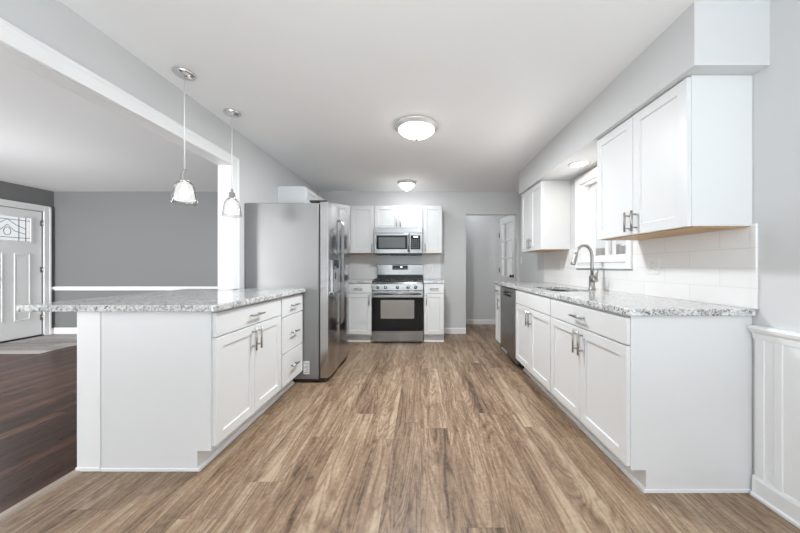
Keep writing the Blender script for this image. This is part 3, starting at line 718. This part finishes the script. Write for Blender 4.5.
b = MB().tube([(0.155, -0.004, 0.05), (0.155, -0.035, 0.065), (0.155, -0.04, 0.19), (0.155, -0.035, 0.30), (0.155, -0.004, 0.315)], 0.010, 12)
b.build('handle', 'steel', dr)
cpn = MB().box(0.175, hw, -0.004, 0.03, 0.02, 0.332, 0.004).build('control_panel', 'steel', mw)
kp = MB().box(0.19, hw-0.035, -0.0065, -0.0045, 0.085, 0.298).build('keypad', 'black_glass', cpn)
MB().box(0.235, 0.300, -0.0078, -0.0066, 0.268, 0.284).build('display', 'digit', cpn)
for i in range(4):
    for k in range(5): MB().box(0.205+i*0.033, 0.220+i*0.033, -0.0078, -0.0066, 0.105+k*0.030, 0.114+k*0.030).build('button', 'print_grey', cpn)

# ------------------------------------------------------------------ lamps
def pendant(x, y, label):
    r = thing('pendant_lamp', label, 'lamp', (x, y, H), 0, 'pendant lamps over the peninsula')
    MB().lathe([(0, -0.0005), (0.062, -0.0005), (0.063, -0.006), (0.055, -0.017), (0.036, -0.026), (0.013, -0.031), (0, -0.031)]).build('canopy', 'chrome', r)
    MB().cyl((0, 0, -0.03), (0, 0, -0.635), 0.0036, seg=10).build('cord', 'cord', r)
    MB().lathe([(0, -0.62), (0.008, -0.622), (0.010, -0.645), (0.022, -0.652), (0.024, -0.69), (0.030, -0.695), (0.030, -0.708), (0, -0.708)], seg=28).build('socket', 'chrome', r)
    o = [(0.028, -0.700), (0.038, -0.704), (0.050, -0.718), (0.058, -0.745), (0.064, -0.785), (0.069, -0.825), (0.070, -0.845)]
    i_ = [(a-0.003, z-0.001) for a, z in o][::-1]
    MB().lathe(o+i_+[o[0]]).build('shade', 'shade_glass', r, 'clear glass bell shade')
    MB().lathe([(0.0, -0.709), (0.020, -0.709), (0.036, -0.718), (0.046, -0.745), (0.052, -0.785), (0.056, -0.820), (0.052, -0.826), (0, -0.828)]).build('inner_shade', 'pend_glow', r, 'glowing frosted inner shade')
    MB().lathe([(0, -0.728), (0.010, -0.730), (0.014, -0.745), (0.024, -0.765), (0.026, -0.780), (0.020, -0.797), (0, -0.804)], seg=20).build('bulb', 'bulb', r, 'glowing bulb')
    return r
pendant(-1.528, 1.939, 'glowing glass pendant lamp over the near end of the peninsula')
pendant(-1.534, 2.435, 'glowing glass pendant lamp over the peninsula, nearer the refrigerator')
def flush(x, y, R, drop, label, power):
    r = thing('ceiling_light', label, 'lamp', (x, y, H), 0, 'flush ceiling lights')
    k = R/0.192
    MB().lathe([(0, -0.0005), (R, -0.0005), (R, -0.010), (R*0.97, -0.018), (R*0.90, -0.022), (R*0.88, -0.034), (R*0.82, -0.040), (R*0.78, -0.030), (0, -0.028)]).build('rim', 'rim', r)
    pr = []
    for j_ in range(11):
        t = PI/2*j_/10; pr.append((R*0.84*math.cos(t)**0.9, -0.034-(drop-0.045)*(0.45*math.sin(t)+0.55*(1-math.cos(t)))))
    pr[-1] = (0, pr[-1][1])
    MB().lathe(pr).build('diffuser', 'bowl', r, 'glowing frosted glass bowl')
    ld_ = bpy.data.lights.new('bulb_light', 'AREA'); ld_.shape = 'DISK'; ld_.size = R*1.3; ld_.energy = power; ld_.color = (0.93, 0.97, 1.0)
    lo = bpy.data.objects.new('bulb_light', ld_); COL.objects.link(lo); lo.parent = r; lo.location = (0, 0, -0.05)
    MB().lathe([(0, 0.0), (0.014*k, 0.0), (0.014*k, -0.006), (0.008*k, -0.014), (0, -0.016)], (0, 0, -drop+0.012), 16).build('finial', 'nickel', r)
flush(-0.04, 2.67, 0.192, 0.125, 'large frosted bowl ceiling light near the middle of the ceiling', 43)
flush(-0.21, 4.45, 0.140, 0.140, 'small frosted bowl ceiling light in front of the range', 3)
dl_ = thing('downlight', 'round recessed downlight in the soffit above the sink', 'lamp', (1.459, 2.775, 2.070))
MB().lathe([(0.062, -0.0005), (0.088, -0.0005), (0.086, -0.006), (0.066, -0.008), (0.062, -0.003), (0.062, -0.0005)]).build('trim_ring', 'trim', dl_)
MB().lathe([(0, -0.001), (0.062, -0.001), (0.061, -0.0035), (0, -0.004)]).build('lens', 'down_glow', dl_)

# ------------------------------------------------------------------ plates on the walls
def plate(name, label, loc, rz, kind, cat, hw=0.036):
    r = thing(name, label, cat, loc, rz, 'outlets on the tiled backsplash' if kind == 'outlet' else None)
    MB().box(-hw, hw, -0.006, -0.0004, -0.058, 0.058, 0.003).build('cover_plate', 'plate', r)
    if kind == 'outlet':
        for z in (-0.02, 0.02):
            f = MB().box(-0.017, 0.017, -0.008, -0.006, z-0.014, z+0.014, 0.002).build('receptacle', 'plate', r)
            MB().box(-0.008, -0.006, -0.0086, -0.0079, z-0.004, z+0.006).box(0.006, 0.008, -0.0086, -0.0079, z-0.004, z+0.006).build('slots', 'dark_plastic', f)
    else:
        MB().box(-0.016, 0.016, -0.009, -0.006, -0.033, 0.033, 0.002).build('rocker', 'plate', r)
    return r
plate('outlet', 'white outlet on the tile under the near wall cabinet', (TX, 2.11, 1.125), RW, 'outlet', 'outlet', 0.056)
plate('outlet', 'white outlet on the tile left of the sink window', (TX, 3.48, 1.13), RW, 'outlet', 'outlet')
plate('outlet', 'white outlet on the tile right of the range', (0.155, YB-0.008, 1.10), 0, 'outlet', 'outlet')
plate('light_switch', 'white rocker light switch on the grey wall beside the doorway', (XR, 4.90, 1.22), RW, 'switch', 'switch')

# ------------------------------------------------------------------ outside the sink window
structure('ground', MB().box(1.9, 9.0, 0.0, 13.0, -0.30, -0.20), 'concrete', 'pale paved ground outside the sink window', 'ground')
fn = thing('garden_fence', 'pale board fence outside, low in the sink window', 'fence', (4.25, 2.5, -0.20))
for k in range(5): MB().box(-0.05, 0.05, k*2.0-0.05, k*2.0+0.05, 0.0, 1.80, 0.005).build('post', 'concrete', fn)
b = MB()
for k in range(56): b.box(-0.075, -0.052, 0.02+k*0.142, 0.02+k*0.142+0.13, 0.06, 1.75, 0.002)
b.build('board_panel', 'concrete', fn)
